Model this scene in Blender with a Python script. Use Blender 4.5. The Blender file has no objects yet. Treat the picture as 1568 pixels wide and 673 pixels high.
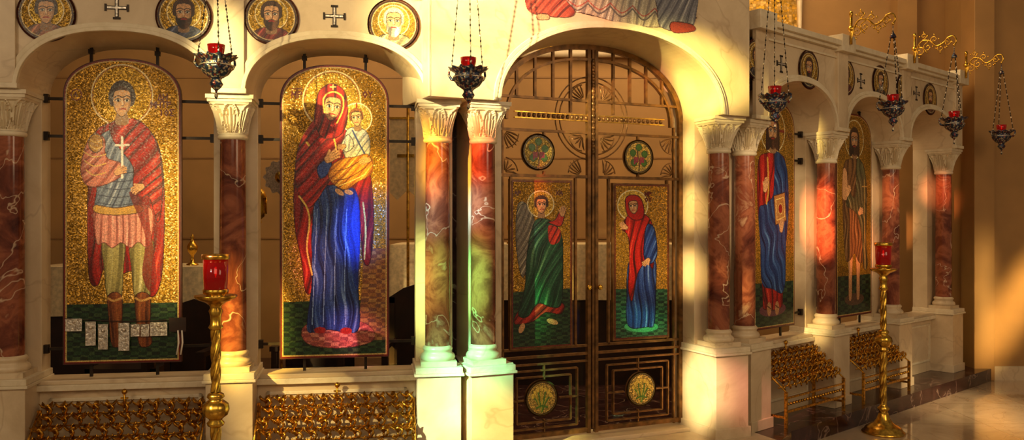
import bpy, math, random
import numpy as np
from mathutils import Vector, Matrix
random.seed(4)
F=1300.0; CX=784.0; HY=340.0; CZ=1.77
sc=bpy.context.scene
# ------------------------------------------------------------ helpers
def lin(c,a=1.0):
    o=[]
    for v in c[:3]:
        v=v/255.0
        o.append(v/12.92 if v<=0.04045 else ((v+0.055)/1.055)**2.4)
    return (o[0],o[1],o[2],a)
class Facet:
    def __init__(s,ox,oy,deg):
        s.a=math.radians(deg); s.O=np.array([ox,oy])
        s.e=np.array([math.cos(s.a),math.sin(s.a)]); s.n=np.array([-math.sin(s.a),math.cos(s.a)])
    def w(s,u,d,z=0.0):
        p=s.O+u*s.e+d*s.n
        return Vector((p[0],p[1],z))
    def px(s,u,d,z):
        X=s.O[0]+u*s.e[0]+d*s.n[0]; Y=s.O[1]+u*s.e[1]+d*s.n[1]
        return CX+X/Y*F, HY-(z-CZ)/Y*F
    def inv(s,x,y,d):
        r=np.array([(x-CX)/F,1.0]); t=(s.O@s.n+d)/(r@s.n)
        return float((t*r-s.O)@s.e), float(CZ-(y-HY)/F*t)
    def M(s,u=0,d=0,z=0):
        return Matrix.Translation(s.w(u,d,z))@Matrix.Rotation(s.a,4,'Z')
L=Facet(-0.5415,6.175,9.5)
C=Facet(-0.212,6.25,24.1)
R=Facet(2.019,7.37,41.85)
BAY=1.43
# ------------------------------------------------------------ materials
def newmat(name):
    m=bpy.data.materials.new(name); m.use_nodes=True
    nt=m.node_tree; b=nt.nodes['Principled BSDF']
    return m,nt,b
def plain(name,c,rough=.5,metal=0,emit=None,es=0,trans=0,noise=0.0,nscale=20,bump=0.0):
    m,nt,b=newmat(name)
    b.inputs['Base Color'].default_value=lin(c); b.inputs['Roughness'].default_value=rough
    b.inputs['Metallic'].default_value=metal
    b.inputs['Transmission Weight'].default_value=trans
    if emit: 
        b.inputs['Emission Color'].default_value=lin(emit); b.inputs['Emission Strength'].default_value=es
    tc=nt.nodes.new('ShaderNodeTexCoord')
    n=nt.nodes.new('ShaderNodeTexNoise'); n.inputs['Scale'].default_value=nscale; n.inputs['Detail'].default_value=5
    nt.links.new(tc.outputs['Object'],n.inputs['Vector'])
    if noise>0:
        r=nt.nodes.new('ShaderNodeValToRGB'); nt.links.new(n.outputs['Fac'],r.inputs['Fac'])
        r.color_ramp.elements[0].position=.3; r.color_ramp.elements[1].position=.7
        r.color_ramp.elements[0].color=lin([v*(1-noise) for v in c]); r.color_ramp.elements[1].color=lin([min(255,v*(1+noise*.6)) for v in c])
        nt.links.new(r.outputs['Color'],b.inputs['Base Color'])
    if bump>0:
        bp=nt.nodes.new('ShaderNodeBump'); bp.inputs['Strength'].default_value=bump; bp.inputs['Distance'].default_value=.01
        nt.links.new(n.outputs['Fac'],bp.inputs['Height']); nt.links.new(bp.outputs['Normal'],b.inputs['Normal'])
    return m
def marble(name,stops,vein,scale=2.0,vs=1.5,vw=.02,rough=.25,vstr=.6,dist=1.5,tile=None):
    m,nt,b=newmat(name); N=nt.nodes.new; K=nt.links.new
    tc=N('ShaderNodeTexCoord'); oi=N('ShaderNodeObjectInfo'); ad=N('ShaderNodeVectorMath')
    K(tc.outputs['Object'],ad.inputs[0]); K(oi.outputs['Location'],ad.inputs[1])
    n=N('ShaderNodeTexNoise'); n.inputs['Scale'].default_value=scale; n.inputs['Detail'].default_value=8; n.inputs['Distortion'].default_value=dist
    n.inputs['Roughness'].default_value=.6
    K(ad.outputs[0],n.inputs['Vector'])
    r=N('ShaderNodeValToRGB'); K(n.outputs['Fac'],r.inputs['Fac'])
    el=r.color_ramp.elements
    while len(el)<len(stops): el.new(.5)
    for i,(p,c) in enumerate(stops): el[i].position=p; el[i].color=lin(c)
    n2=N('ShaderNodeTexNoise'); n2.inputs['Scale'].default_value=vs; n2.inputs['Detail'].default_value=4; n2.inputs['Distortion'].default_value=.5
    K(ad.outputs[0],n2.inputs['Vector'])
    s=N('ShaderNodeMath'); s.operation='SUBTRACT'; s.inputs[1].default_value=.5; K(n2.outputs['Fac'],s.inputs[0])
    a=N('ShaderNodeMath'); a.operation='ABSOLUTE'; K(s.outputs[0],a.inputs[0])
    mr=N('ShaderNodeMapRange'); mr.inputs['From Min'].default_value=0; mr.inputs['From Max'].default_value=vw
    mr.inputs['To Min'].default_value=vstr; mr.inputs['To Max'].default_value=0; K(a.outputs[0],mr.inputs['Value'])
    mx=N('ShaderNodeMixRGB'); K(mr.outputs[0],mx.inputs['Fac']); K(r.outputs['Color'],mx.inputs['Color1']); mx.inputs['Color2'].default_value=lin(vein)
    out=mx.outputs[0]
    if tile:
        br=N('ShaderNodeTexBrick'); br.inputs['Scale'].default_value=1; br.offset=0
        br.inputs['Brick Width'].default_value=tile; br.inputs['Row Height'].default_value=tile; br.inputs['Mortar Size'].default_value=.004
        br.inputs['Color1'].default_value=(1,1,1,1); br.inputs['Color2'].default_value=(.88,.88,.88,1); br.inputs['Mortar'].default_value=(.45,.4,.35,1)
        K(tc.outputs['Object'],br.inputs['Vector'])
        mm=N('ShaderNodeMixRGB'); mm.blend_type='MULTIPLY'; mm.inputs['Fac'].default_value=1
        K(out,mm.inputs['Color1']); K(br.outputs['Color'],mm.inputs['Color2']); out=mm.outputs[0]
    K(out,b.inputs['Base Color']); b.inputs['Roughness'].default_value=rough
    if tile: b.inputs['Coat Weight'].default_value=.6; b.inputs['Coat Roughness'].default_value=.05
    return m
CREAM=marble('cream_marble',[(.3,(190,166,132)),(.55,(212,190,156)),(.75,(224,205,174))],(146,112,78),1.6,1.1,.010,.35,.3)
CREAM2=marble('carved_limestone',[(.3,(208,190,156)),(.7,(228,214,186))],(180,154,120),6,3,.01,.5,.2)
REDM=marble('red_marble',[(.30,(64,26,18)),(.44,(112,58,40)),(.54,(150,88,60)),(.62,(120,62,42)),(.78,(206,166,126))],(224,200,168),4.0,1.8,.006,.12,.6,.8)
DARKM=marble('dark_marble',[(.3,(28,14,14)),(.55,(58,32,30)),(.75,(88,56,50))],(170,140,125),3,2.4,.012,.2,.5)
FLOORM=marble('floor_marble',[(.3,(184,158,126)),(.7,(212,188,156))],(140,110,84),2,1.5,.01,.09,.3,tile=.9)
WALLP=plain('tan_plaster',(166,124,72),.7,noise=.1,nscale=1.5)
WALLD=plain('tan_panel',(150,108,60),.55,noise=.1,nscale=1.2)
GOLD=plain('polished_brass',(232,174,72),.26,1.0,noise=.3,nscale=30)
RGOLD=plain('antique_gilt',(214,150,56),.34,1.0,noise=.45,nscale=45,bump=.4)
BRONZE=plain('bronze_bar',(122,86,48),.36,.55,noise=.3,nscale=18)
IRON=plain('dark_iron',(48,38,30),.45,.6,noise=.2)
EDGE=plain('icon_edge_wood',(78,30,18),.5,noise=.2)
SILV=plain('silver_tin',(215,205,190),.3,.8,noise=.25,nscale=60,bump=.6)
RGLASS=plain('ruby_glass',(110,3,5),.06,0,(255,20,8),.08,trans=.5)
FLAME=plain('candle_flame',(255,180,80),.5,0,(255,150,60),12)
WAX=plain('wax',(235,215,180),.5)
DWOOD=plain('dark_walnut',(44,24,14),.4,noise=.3,nscale=8)
CLOTH=plain('brocade_cloth',(222,200,156),.7,noise=.12,nscale=26,bump=.2)
RIBBON=plain('white_ribbon',(230,220,205),.6)
def enamel():
    m,nt,b=newmat('enamelled_silver'); N=nt.nodes.new; K=nt.links.new
    tc=N('ShaderNodeTexCoord'); v=N('ShaderNodeTexVoronoi'); v.inputs['Scale'].default_value=80; K(tc.outputs['Object'],v.inputs['Vector'])
    r=N('ShaderNodeValToRGB'); r.color_ramp.interpolation='CONSTANT'; sp=N('ShaderNodeSeparateColor'); K(v.outputs['Color'],sp.inputs[0]); K(sp.outputs[0],r.inputs['Fac'])
    el=r.color_ramp.elements
    for _ in range(3): el.new(.5)
    for i,(p,c) in enumerate([(0,(36,44,70)),(.38,(140,132,120)),(.5,(50,62,76)),(.74,(110,42,38)),(.86,(180,166,140))]): el[i].position=p; el[i].color=lin(c)
    K(r.outputs[0],b.inputs['Base Color']); b.inputs['Metallic'].default_value=.55; b.inputs['Roughness'].default_value=.3
    bp=N('ShaderNodeBump'); bp.inputs['Strength'].default_value=.6; bp.inputs['Distance'].default_value=.004; K(v.outputs['Distance'],bp.inputs['Height']); K(bp.outputs[0],b.inputs['Normal'])
    return m
ENAM=enamel()
def mosaic_mat(name,const=None,scale=150):
    m,nt,b=newmat(name); N=nt.nodes.new; K=nt.links.new
    tc=N('ShaderNodeTexCoord'); v=N('ShaderNodeTexVoronoi'); v.inputs['Scale'].default_value=scale; K(tc.outputs['Object'],v.inputs['Vector'])
    v.inputs['Randomness'].default_value=.6
    e=N('ShaderNodeTexVoronoi'); e.feature='DISTANCE_TO_EDGE'; e.inputs['Scale'].default_value=scale; e.inputs['Randomness'].default_value=.6; K(tc.outputs['Object'],e.inputs['Vector'])
    sp=N('ShaderNodeSeparateColor'); K(v.outputs['Color'],sp.inputs[0])
    if const:
        rgb=N('ShaderNodeRGB'); rgb.outputs[0].default_value=lin(const); col=rgb.outputs[0]
        vl=N('ShaderNodeValue'); vl.outputs[0].default_value=1; al=vl.outputs[0]
    else:
        at=N('ShaderNodeAttribute'); at.attribute_name='Col'; col=at.outputs['Color']; al=at.outputs['Alpha']
    def mr(src,a,bb,c,d):
        q=N('ShaderNodeMapRange'); q.inputs['From Min'].default_value=a; q.inputs['From Max'].default_value=bb; q.inputs['To Min'].default_value=c; q.inputs['To Max'].default_value=d
        K(src,q.inputs['Value']); return q.outputs[0]
    p1=mr(sp.outputs[0],0,1,.7,1.3)
    pw=N('ShaderNodeMath'); pw.operation='POWER'; K(sp.outputs[0],pw.inputs[0]); pw.inputs[1].default_value=2.6
    p2=mr(pw.outputs[0],0,1,.42,2.1)
    mix=N('ShaderNodeMix'); K(al,mix.inputs[0]); K(p1,mix.inputs[2]); K(p2,mix.inputs[3])
    gr=mr(e.outputs['Distance'],.02,.12,.55,1.0)
    ml=N('ShaderNodeMath'); ml.operation='MULTIPLY'; K(mix.outputs[0],ml.inputs[0]); K(gr,ml.inputs[1])
    vm=N('ShaderNodeVectorMath'); vm.operation='SCALE'; K(col,vm.inputs[0]); K(ml.outputs[0],vm.inputs['Scale'])
    K(vm.outputs[0],b.inputs['Base Color'])
    mt=N('ShaderNodeMath'); mt.operation='MULTIPLY'; mt.inputs[1].default_value=.45; K(al,mt.inputs[0]); K(mt.outputs[0],b.inputs['Metallic'])
    b.inputs['Roughness'].default_value=.33
    g=N('ShaderNodeNewGeometry'); s1=N('ShaderNodeVectorMath'); s1.operation='SUBTRACT'; K(v.outputs['Color'],s1.inputs[0]); s1.inputs[1].default_value=(.5,.5,.5)
    s2=N('ShaderNodeVectorMath'); s2.operation='SCALE'; K(s1.outputs[0],s2.inputs[0]); K(mr(al,0,1,.12,.6),s2.inputs['Scale'])
    s3=N('ShaderNodeVectorMath'); K(g.outputs['Normal'],s3.inputs[0]); K(s2.outputs[0],s3.inputs[1])
    s4=N('ShaderNodeVectorMath'); s4.operation='NORMALIZE'; K(s3.outputs[0],s4.inputs[0]); K(s4.outputs[0],b.inputs['Normal'])
    return m
MOS=mosaic_mat('glass_mosaic'); GOLDMOS=mosaic_mat('gold_mosaic',(215,160,50),30)
# ------------------------------------------------------------ mesh builder
class MB:
    def __init__(s): s.v=[];s.f=[];s.m=[];s.s=[];s.mats=[]
    def mi(s,mat):
        if mat not in s.mats: s.mats.append(mat)
        return s.mats.index(mat)
    def add(s,vs,fs,mat,sm=False):
        o=len(s.v); s.v+= [tuple(p) for p in vs]; k=s.mi(mat)
        for f in fs: s.f.append([i+o for i in f]); s.m.append(k); s.s.append(sm)
    def box(s,x0,x1,y0,y1,z0,z1,mat):
        s.add([(x0,y0,z0),(x1,y0,z0),(x1,y1,z0),(x0,y1,z0),(x0,y0,z1),(x1,y0,z1),(x1,y1,z1),(x0,y1,z1)],
          [(3,2,1,0),(4,5,6,7),(0,1,5,4),(1,2,6,5),(2,3,7,6),(3,0,4,7)],mat)
    def lathe(s,prof,mat,c=(0,0,0),n=24,sm=True,wave=None):
        vs=[];fs=[]
        for (r,z) in prof:
            for i in range(n):
                a=2*math.pi*i/n; rr=r; zz=z
                if wave: rr,zz=wave(r,z,a)
                vs.append((c[0]+rr*math.cos(a),c[1]+rr*math.sin(a),c[2]+zz))
        for j in range(len(prof)-1):
            for i in range(n):
                k=(i+1)%n; fs.append((j*n+i,j*n+k,(j+1)*n+k,(j+1)*n+i))
        s.add(vs,fs,mat,sm)
    def tube(s,pts,r,mat,n=6,closed=False,sm=True):
        pts=[Vector(p) for p in pts]; N=len(pts); vs=[];fs=[]
        up=Vector((0,0,1))
        for i,p in enumerate(pts):
            if closed: t=pts[(i+1)%N]-pts[i-1]
            else: t=pts[min(i+1,N-1)]-pts[max(i-1,0)]
            t.normalize()
            ref=Vector((0,1,0)) if abs(t.y)<.9 else up
            a=t.cross(ref); a.normalize(); b=t.cross(a)
            rr=r[i] if isinstance(r,(list,tuple)) else r
            for k in range(n):
                q=2*math.pi*(k+.5)/n; vs.append(p+a*math.cos(q)*rr+b*math.sin(q)*rr)
        for i in range(N if closed else N-1):
            j=(i+1)%N
            for k in range(n):
                l=(k+1)%n; fs.append((i*n+k,i*n+l,j*n+l,j*n+k))
        if not closed: fs.append(tuple(range(n-1,-1,-1))); fs.append(tuple((N-1)*n+k for k in range(n)))
        s.add(vs,fs,mat,sm)
    def prism(s,out,y0,y1,mat):
        n=len(out); vs=[(x,y0,z) for x,z in out]+[(x,y1,z) for x,z in out]
        fs=[tuple(range(n)),tuple(range(2*n-1,n-1,-1))]+[(i,n+i,n+(i+1)%n,(i+1)%n) for i in range(n)]
        s.add(vs,fs,mat)
    def ball(s,c,r,mat,n=8,sz=1):
        prof=[(max(1e-4,r*math.sin(math.pi*i/6)),-r*sz*math.cos(math.pi*i/6)) for i in range(7)]
        s.lathe(prof,mat,c,n)
    def obj(s,name,M=None,parent=None,bevel=0):
        me=bpy.data.meshes.new(name); me.from_pydata(s.v,[],s.f)
        for m in s.mats: me.materials.append(m)
        me.polygons.foreach_set('material_index',s.m); me.polygons.foreach_set('use_smooth',s.s); me.update()
        o=bpy.data.objects.new(name,me); sc.collection.objects.link(o)
        if parent: o.parent=parent
        if M is not None: 
            if parent: o.matrix_local=M
            else: o.matrix_world=M
        if bevel:
            b=o.modifiers.new('bev','BEVEL'); b.width=bevel; b.segments=2; b.limit_method='ANGLE'; b.angle_limit=math.radians(50)
        return o
def empty(name,M=None):
    o=bpy.data.objects.new(name,None); o.empty_display_size=.1; sc.collection.objects.link(o)
    if M is not None: o.matrix_world=M
    return o
def spiral(cx,cz,r,turns,a0,y=0,n=22,direction=1,rmin=.15):
    return [(cx+r*(1-(1-rmin)*i/n)*math.cos(a0+direction*turns*2*math.pi*i/n),y,cz+r*(1-(1-rmin)*i/n)*math.sin(a0+direction*turns*2*math.pi*i/n)) for i in range(n+1)]
# ------------------------------------------------------------ mosaic painter
def cr(pts,n=6,closed=True):
    P=[np.array(p,float) for p in pts]; N=len(P); out=[]
    for i in range(N if closed else N-1):
        if closed: a,b,c,d=P[i-1],P[i],P[(i+1)%N],P[(i+2)%N]
        else: a,b,c,d=P[max(i-1,0)],P[i],P[i+1],P[min(i+2,N-1)]
        for k in range(n):
            t=k/n; out.append(.5*((2*b)+(-a+c)*t+(2*a-5*b+4*c-d)*t*t+(-a+3*b-3*c+d)*t**3))
    if not closed: out.append(P[-1])
    return np.array(out)
class Art:
    def __init__(s,fac,u0,u1,z0,z1,d,step,mode='px',scale=1,ox=0,oz=0,mask=None,base=(184,136,42),gold=1):
        s.fac=fac; nu=int((u1-u0)/step)+1; nz=int((z1-z0)/step)+1
        us=np.linspace(u0,u1,nu); zs=np.linspace(z0,z1,nz); U,Z=np.meshgrid(us,zs)
        s.nu,s.nz=nu,nz; s.U=U.ravel(); s.Z=Z.ravel(); s.d=d
        if mode=='px': s.X,s.Y=fac.px(s.U,d,s.Z)
        else: s.X=(s.U-ox)/scale; s.Y=(oz-s.Z)/scale
        s.c=np.tile(np.array(base,float),(len(s.U),1)); s.g=np.full(len(s.U),float(gold))
        s.mask=mask(s.U,s.Z) if mask else np.ones(len(s.U),bool)
        s.last=np.arange(len(s.U))
    def setc(s,idx,c,gold=0,a=1.0):
        s.c[idx]=s.c[idx]*(1-a)+np.array(c,float)*a
        if a>.5: s.g[idx]=gold
    def poly(s,pts,c,sm=True,gold=0,a=1.0,out=None,ow=1.0):
        P=cr(pts) if sm else np.array(pts,float)
        x0,y0=P.min(0); x1,y1=P.max(0)
        idx=np.nonzero((s.X>=x0)&(s.X<=x1)&(s.Y>=y0)&(s.Y<=y1))[0]
        X=s.X[idx];Y=s.Y[idx]; ins=np.zeros(len(idx),bool)
        for i in range(len(P)):
            ax,ay=P[i-1]; bx,by=P[i]
            if ay==by: continue
            cond=((ay>Y)!=(by>Y)); xi=(bx-ax)*(Y-ay)/(by-ay)+ax
            ins^=cond&(X<xi)
        idx=idx[ins]; s.setc(idx,c,gold,a); s.last=idx
        if out: 
            L_=s.last; s.line(list(P)+[P[0]],ow,out,False,False); s.last=L_
        return s
    def ell(s,cx,cy,rx,ry,c,gold=0,a=1.0,rot=0):
        dx=s.X-cx; dy=s.Y-cy; ca,sa=math.cos(rot),math.sin(rot)
        q=((dx*ca+dy*sa)/rx)**2+((-dx*sa+dy*ca)/ry)**2
        s.last=np.nonzero(q<=1)[0]; s.setc(s.last,c,gold,a); return s
    def ring(s,cx,cy,rx,ry,w,c,gold=0):
        q=np.sqrt(((s.X-cx)/rx)**2+((s.Y-cy)/ry)**2)
        idx=np.nonzero(np.abs(q-1)*min(rx,ry)<=w/2)[0]; s.setc(idx,c,gold)
    def line(s,pts,w,c,sm=True,clip=False,gold=0,a=1.0):
        P=cr(pts,5,False) if sm and len(pts)>2 else np.array(pts,float)
        m=w/2+.3
        pool=s.last if clip else None
        XX=s.X if pool is None else s.X[pool]; YY=s.Y if pool is None else s.Y[pool]
        pre=np.nonzero((XX>=P[:,0].min()-m)&(XX<=P[:,0].max()+m)&(YY>=P[:,1].min()-m)&(YY<=P[:,1].max()+m))[0]
        if len(pre)==0: return s
        x=XX[pre];y=YY[pre]; best=np.full(len(pre),1e9)
        for i in range(len(P)-1):
            (ax,ay),(bx,by)=P[i],P[i+1]
            vx,vy=bx-ax,by-ay; l2=vx*vx+vy*vy+1e-9
            t=np.clip(((x-ax)*vx+(y-ay)*vy)/l2,0,1); best=np.minimum(best,np.hypot(x-ax-t*vx,y-ay-t*vy))
        k=pre[best<=w/2+.15]
        if pool is not None: k=pool[k]
        s.setc(k,c,gold,a)
        return s
    def speck(s,seed=1,cols=((20,44,26),(44,74,40),(14,28,20),(70,92,52)),cell=4.0):
        # patchwork of tessera colours
        i=s.last; gx=np.floor(s.X[i]/cell+.3*np.sin(s.Y[i]*.3)).astype(int); gy=np.floor(s.Y[i]/(cell*.7)).astype(int)
        h=((gx*73856093)^(gy*19349663)^seed)&1023
        pal=np.array(cols,float); w=np.minimum((h*len(cols))//1024,len(cols)-1)
        s.c[i]=s.c[i]*.35+pal[w]*.65
        return s
    def drape(s,dark,light,k=.5,ang=0.0,warp=3,seed=0,amp=.9):
        i=s.last; X=s.X[i];Y=s.Y[i]
        t=X*math.cos(ang)+Y*math.sin(ang)+warp*np.sin(Y*.035+seed)+warp*.8*np.sin(Y*.07+X*.06+seed*2)+3*np.sin(Y*.021-X*.05+seed*3)
        w=X*-math.sin(ang)+Y*math.cos(ang)
        md=.5+.5*np.sin(w*.06+np.floor(k*t/3.14159)*2.4+seed)
        q=np.sin(k*t)*.75+.25*np.sin(k*2.3*t+seed)
        d_=(np.clip(-q*2.0-.35,0,1)*amp*(.55+.45*(1-md)))[:,None]; l_=(np.clip(q*2.6-1.2,0,1)*amp*md)[:,None]
        s.c[i]=s.c[i]*(1-d_)+np.array(dark,float)*d_
        s.c[i]=s.c[i]*(1-l_)+np.array(light,float)*l_
        f=np.sin(k*3.1*t+seed); f_=(np.clip(f*4-3,0,1)*.5*(1-md))[:,None]
        s.c[i]=s.c[i]*(1-f_)+np.array(light,float)*f_
        # darker towards the outline of the garment
        if len(i)>50:
            cx=(X.min()+X.max())/2; hw=(X.max()-X.min())/2+1e-6
            e_=(np.clip(np.abs(X-cx)/hw-.7,0,.3)*1.3)[:,None]; s.c[i]=s.c[i]*(1-e_)+np.array(dark,float)*e_
        return s
    def hand(s,x,y,l,ang,skin=(222,166,112),flip=1):
        ca,sa=math.cos(ang),math.sin(ang)
        T=lambda a,b:(x+a*ca*l-b*sa*l*flip,y+a*sa*l+b*ca*l*flip)
        s.poly([T(-.5,-.2),T(0,-.28),T(.15,0),T(0,.28),T(-.5,.2)],skin,True,out=(90,45,25),ow=.6)
        for b,e in((-.22,.5),(-.08,.62),(.06,.58),(.2,.45)):
            s.line([T(.0,b),T(e,b*1.3)],l*.15,skin,False); s.line([T(.05,b+.07),T(e*.9,b*1.3+.07)],.5,(110,60,35),False)
        s.line([T(-.25,-.2),T(.1,-.45)],l*.15,skin,False)
    def face(s,x,y,r,hair=(62,34,18),beard=None,skin=(226,172,118),tilt=0.0,longh=False,cap=True,look=0.0):
        ca,sa=math.cos(tilt),math.sin(tilt)
        T=lambda a,b:(x+r*(a*ca-b*sa),y+r*(a*sa+b*ca))
        sh=tuple(v*.7 for v in skin); dk=(46,22,12)
        if cap: s.poly([T(-.3,.7),T(.3,.7),T(.42,1.5),T(-.42,1.5)],sh)
        if longh: s.poly([T(-.8,-.6),T(0,-1.2),T(.8,-.6),T(.95,.4),T(.9,1.35),T(.5,1.3),T(0,.9),T(-.5,1.3),T(-.95,1.35),T(-.95,.3)],hair).drape([v*.5 for v in hair],[min(255,v*1.5+20) for v in hair],3.5/r,0,1)
        if cap:
            s.poly([T(-.86,.1),T(-.82,-.7),T(-.4,-1.15),T(.05,-1.25),T(.5,-1.1),T(.84,-.65),T(.84,.1),T(.5,.3),T(-.5,.3)],hair)
            for i in range(7): 
                q=-.75+i*.25; s.line([T(q,-.3),T(q*.9+.06,-.75),T(q*.5,-1.1)],.3,[min(255,v*1.4+10) for v in hair])
        s.poly([T(-.62,-.3),T(-.5,-.72),T(0,-.82),T(.5,-.72),T(.62,-.3),T(.56,.3),T(.3,.8),T(0,.98),T(-.3,.8),T(-.56,.3)],skin,out=dk,ow=.8)
        s.poly([T(.36+look,-.2),T(.6,-.4),T(.56,.3),T(.33,.78),T(.1,.92),T(.3,.55),T(.44,.2)],sh,a=.7)
        s.poly([T(-.58,.0),T(-.5,.1),T(-.4,.6),T(-.24,.86),T(-.4,.72),T(-.56,.3)],sh,a=.7)
        if beard: s.poly([T(-.62,.2),T(-.42,.42),T(0,.32),T(.42,.42),T(.62,.2),T(.6,.75),T(.28,1.2),T(0,1.32),T(-.28,1.2),T(-.6,.75)],beard).drape([v*.5 for v in beard],[min(255,v*1.5+25) for v in beard],3.5/r,0,.5)
        for q in(-1,1):
            ex=q*.29+look*.5
            s.ell(*T(ex,-.12),r*.2,r*.16,sh,a=.6)
            s.poly([T(ex-.18,-.1),T(ex,-.2),T(ex+.18,-.1),T(ex,-.0)],(240,228,208))
            e=T(ex+look*.3,-.1); s.ell(e[0],e[1],max(1.0,r*.085),max(1.1,r*.095),(20,10,6))
            s.line([T(ex-.22,-.1),T(ex,-.23),T(ex+.22,-.12)],max(.6,r*.035),dk)
            s.line([T(ex-.26,-.3),T(ex,-.42),T(ex+.26,-.32)],max(.8,r*.06),dk)
        s.line([T(look*.7+.08,-.28),T(look+.1,.18),T(look-.06,.26)],max(.6,r*.035),(120,60,36)); s.line([T(look-.06,-.2),T(look-.01,.2)],max(.6,r*.07),(252,220,176))
        s.line([T(look-.2,.5),T(look,.46),T(look+.2,.5)],max(.9,r*.09),(170,46,36))
    def text(s,x,y,h,rows):
        c=(90,10,6)
        G={'A':[[(0,1),(.5,0),(1,1)],[(.25,.6),(.75,.6)]],'D':[[(0,1),(.5,0),(1,1),(0,1)]],'H':[[(0,0),(0,1)],[(1,0),(1,1)],[(0,.5),(1,.5)]],'M':[[(0,1),(0,0),(.5,.6),(1,0),(1,1)]],
           'T':[[(0,0),(1,0)],[(.5,0),(.5,1)]],'P':[[(0,1),(0,0),(.9,.1),(.9,.4),(0,.5)]],'I':[[(.5,0),(.5,1)]],'O':[[(.5,0),(1,.5),(.5,1),(0,.5),(.5,0)]],'S':[[(1,0),(0,0),(.5,.5),(0,1),(1,1)]],'X':[[(0,0),(1,1)],[(1,0),(0,1)]],'Y':[[(0,0),(.5,.5),(1,0)],[(.5,.5),(.5,1)]],'C':[[(1,0),(0,.2),(0,.8),(1,1)]]}
        for j,row in enumerate(rows):
            for i,ch in enumerate(row):
                for st in G.get(ch,[]): s.line([(x+i*h*.9+p*h*.65,y+j*h*1.4+q*h) for p,q in st],max(1.5,h*.2),c,False)
    def build(s,name,parent,uc,zc,y=0.0):
        nu,nz=s.nu,s.nz; N=nu*nz
        co=np.zeros((N,3)); co[:,0]=s.U-uc; co[:,1]=y; co[:,2]=s.Z-zc
        ii=np.arange(N).reshape(nz,nu); a=ii[:-1,:-1].ravel();b=ii[:-1,1:].ravel();c=ii[1:,1:].ravel();d=ii[1:,:-1].ravel()
        mk=s.mask; ok=mk[a]&mk[b]&mk[c]&mk[d]; q=np.stack([a[ok],b[ok],c[ok],d[ok]],1)
        used=np.unique(q); rm=np.full(N,-1); rm[used]=np.arange(len(used)); q=rm[q]; co=co[used]
        me=bpy.data.meshes.new(name); me.vertices.add(len(used)); me.vertices.foreach_set('co',co.ravel())
        me.loops.add(q.size); me.loops.foreach_set('vertex_index',q.ravel().astype(np.int32))
        me.polygons.add(len(q)); me.polygons.foreach_set('loop_start',np.arange(0,q.size,4,dtype=np.int32))
        me.update(calc_edges=True); me.validate()
        v=np.clip(s.c[used]/255.0,0,1); v=np.where(v<=.04045,v/12.92,((v+.055)/1.055)**2.4)
        ca=me.color_attributes.new(name='Col',type='FLOAT_COLOR',domain='POINT')
        rgba=np.ones((len(used),4),np.float32); rgba[:,:3]=v; rgba[:,3]=s.g[used]; ca.data.foreach_set('color',rgba.ravel())
        me.materials.append(MOS)
        o=bpy.data.objects.new(name,me); sc.collection.objects.link(o); o.parent=parent
        return o
# ------------------------------------------------------------ room
mb=MB(); mb.box(-14,14,-9,16,-.25,-.15,FLOORM); mb.obj('floor')
pl=[L.w(-6,-.42),L.w(-.1,-.42),C.w(-.35,-.5),C.w(2.35,-.46),R.w(.15,-.36),R.w(4.75,-.36),R.w(4.75,.6),Vector((5.6,11.1,0)),Vector((-8,11.1,0)),L.w(-6,3)]
mb=MB(); n=len(pl); vs=[(p.x,p.y,-.149) for p in pl]+[(p.x,p.y,0) for p in pl]
mb.add(vs,[tuple(range(n,2*n))]+[(i,(i+1)%n,n+(i+1)%n,n+i) for i in range(n)],DARKM); mb.obj('floor_platform_step')
mb=MB(); mb.box(.0,2.42,-.6,.14,-.148,.006,CREAM); mb.obj('trim_2',C.M(),bevel=.006)
mb=MB(); mb.box(-8.2,5.66,11.1,11.3,-.15,8,WALLP)
for z in (1.55,2.6,3.65,4.7): mb.box(-8.2,5.6,11.09,11.1,z,z+.02,WALLD)
mb.obj('wall_back')
mb=MB(); mb.box(5.66,9.5,10.35,11.3,-.15,8,WALLP); mb.box(5.6,5.85,10.28,10.6,-.15,8,WALLP); mb.obj('wall_right',bevel=.01)
mb=MB(); mb.box(5.86,9.5,10.32,10.36,-.15,.02,CREAM); mb.obj('baseboard_right')
mb=MB(); mb.box(4.95,5.2,10.9,11.1,0,8,WALLP); mb.box(4.9,5.25,10.85,11.1,3.9,4.0,WALLP); mb.obj('trim_1')
mb=MB(); mb.box(-8.4,-8.2,3,11.3,-.15,8,WALLP); mb.obj('wall_left')
mb=MB()
arch=[(-1.6,3.95)]+[(3.72,3.95)]+[(1.06+2.66*math.cos(a*math.pi/24),5.0+2.4*math.sin(a*math.pi/24)) for a in range(25)]
mb.prism(arch,11.0,11.098,GOLDMOS); mb.tube([(x,10.99,z) for x,z in arch],.05,CREAM,8,True); mb.obj('apse_gold_mosaic')
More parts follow.
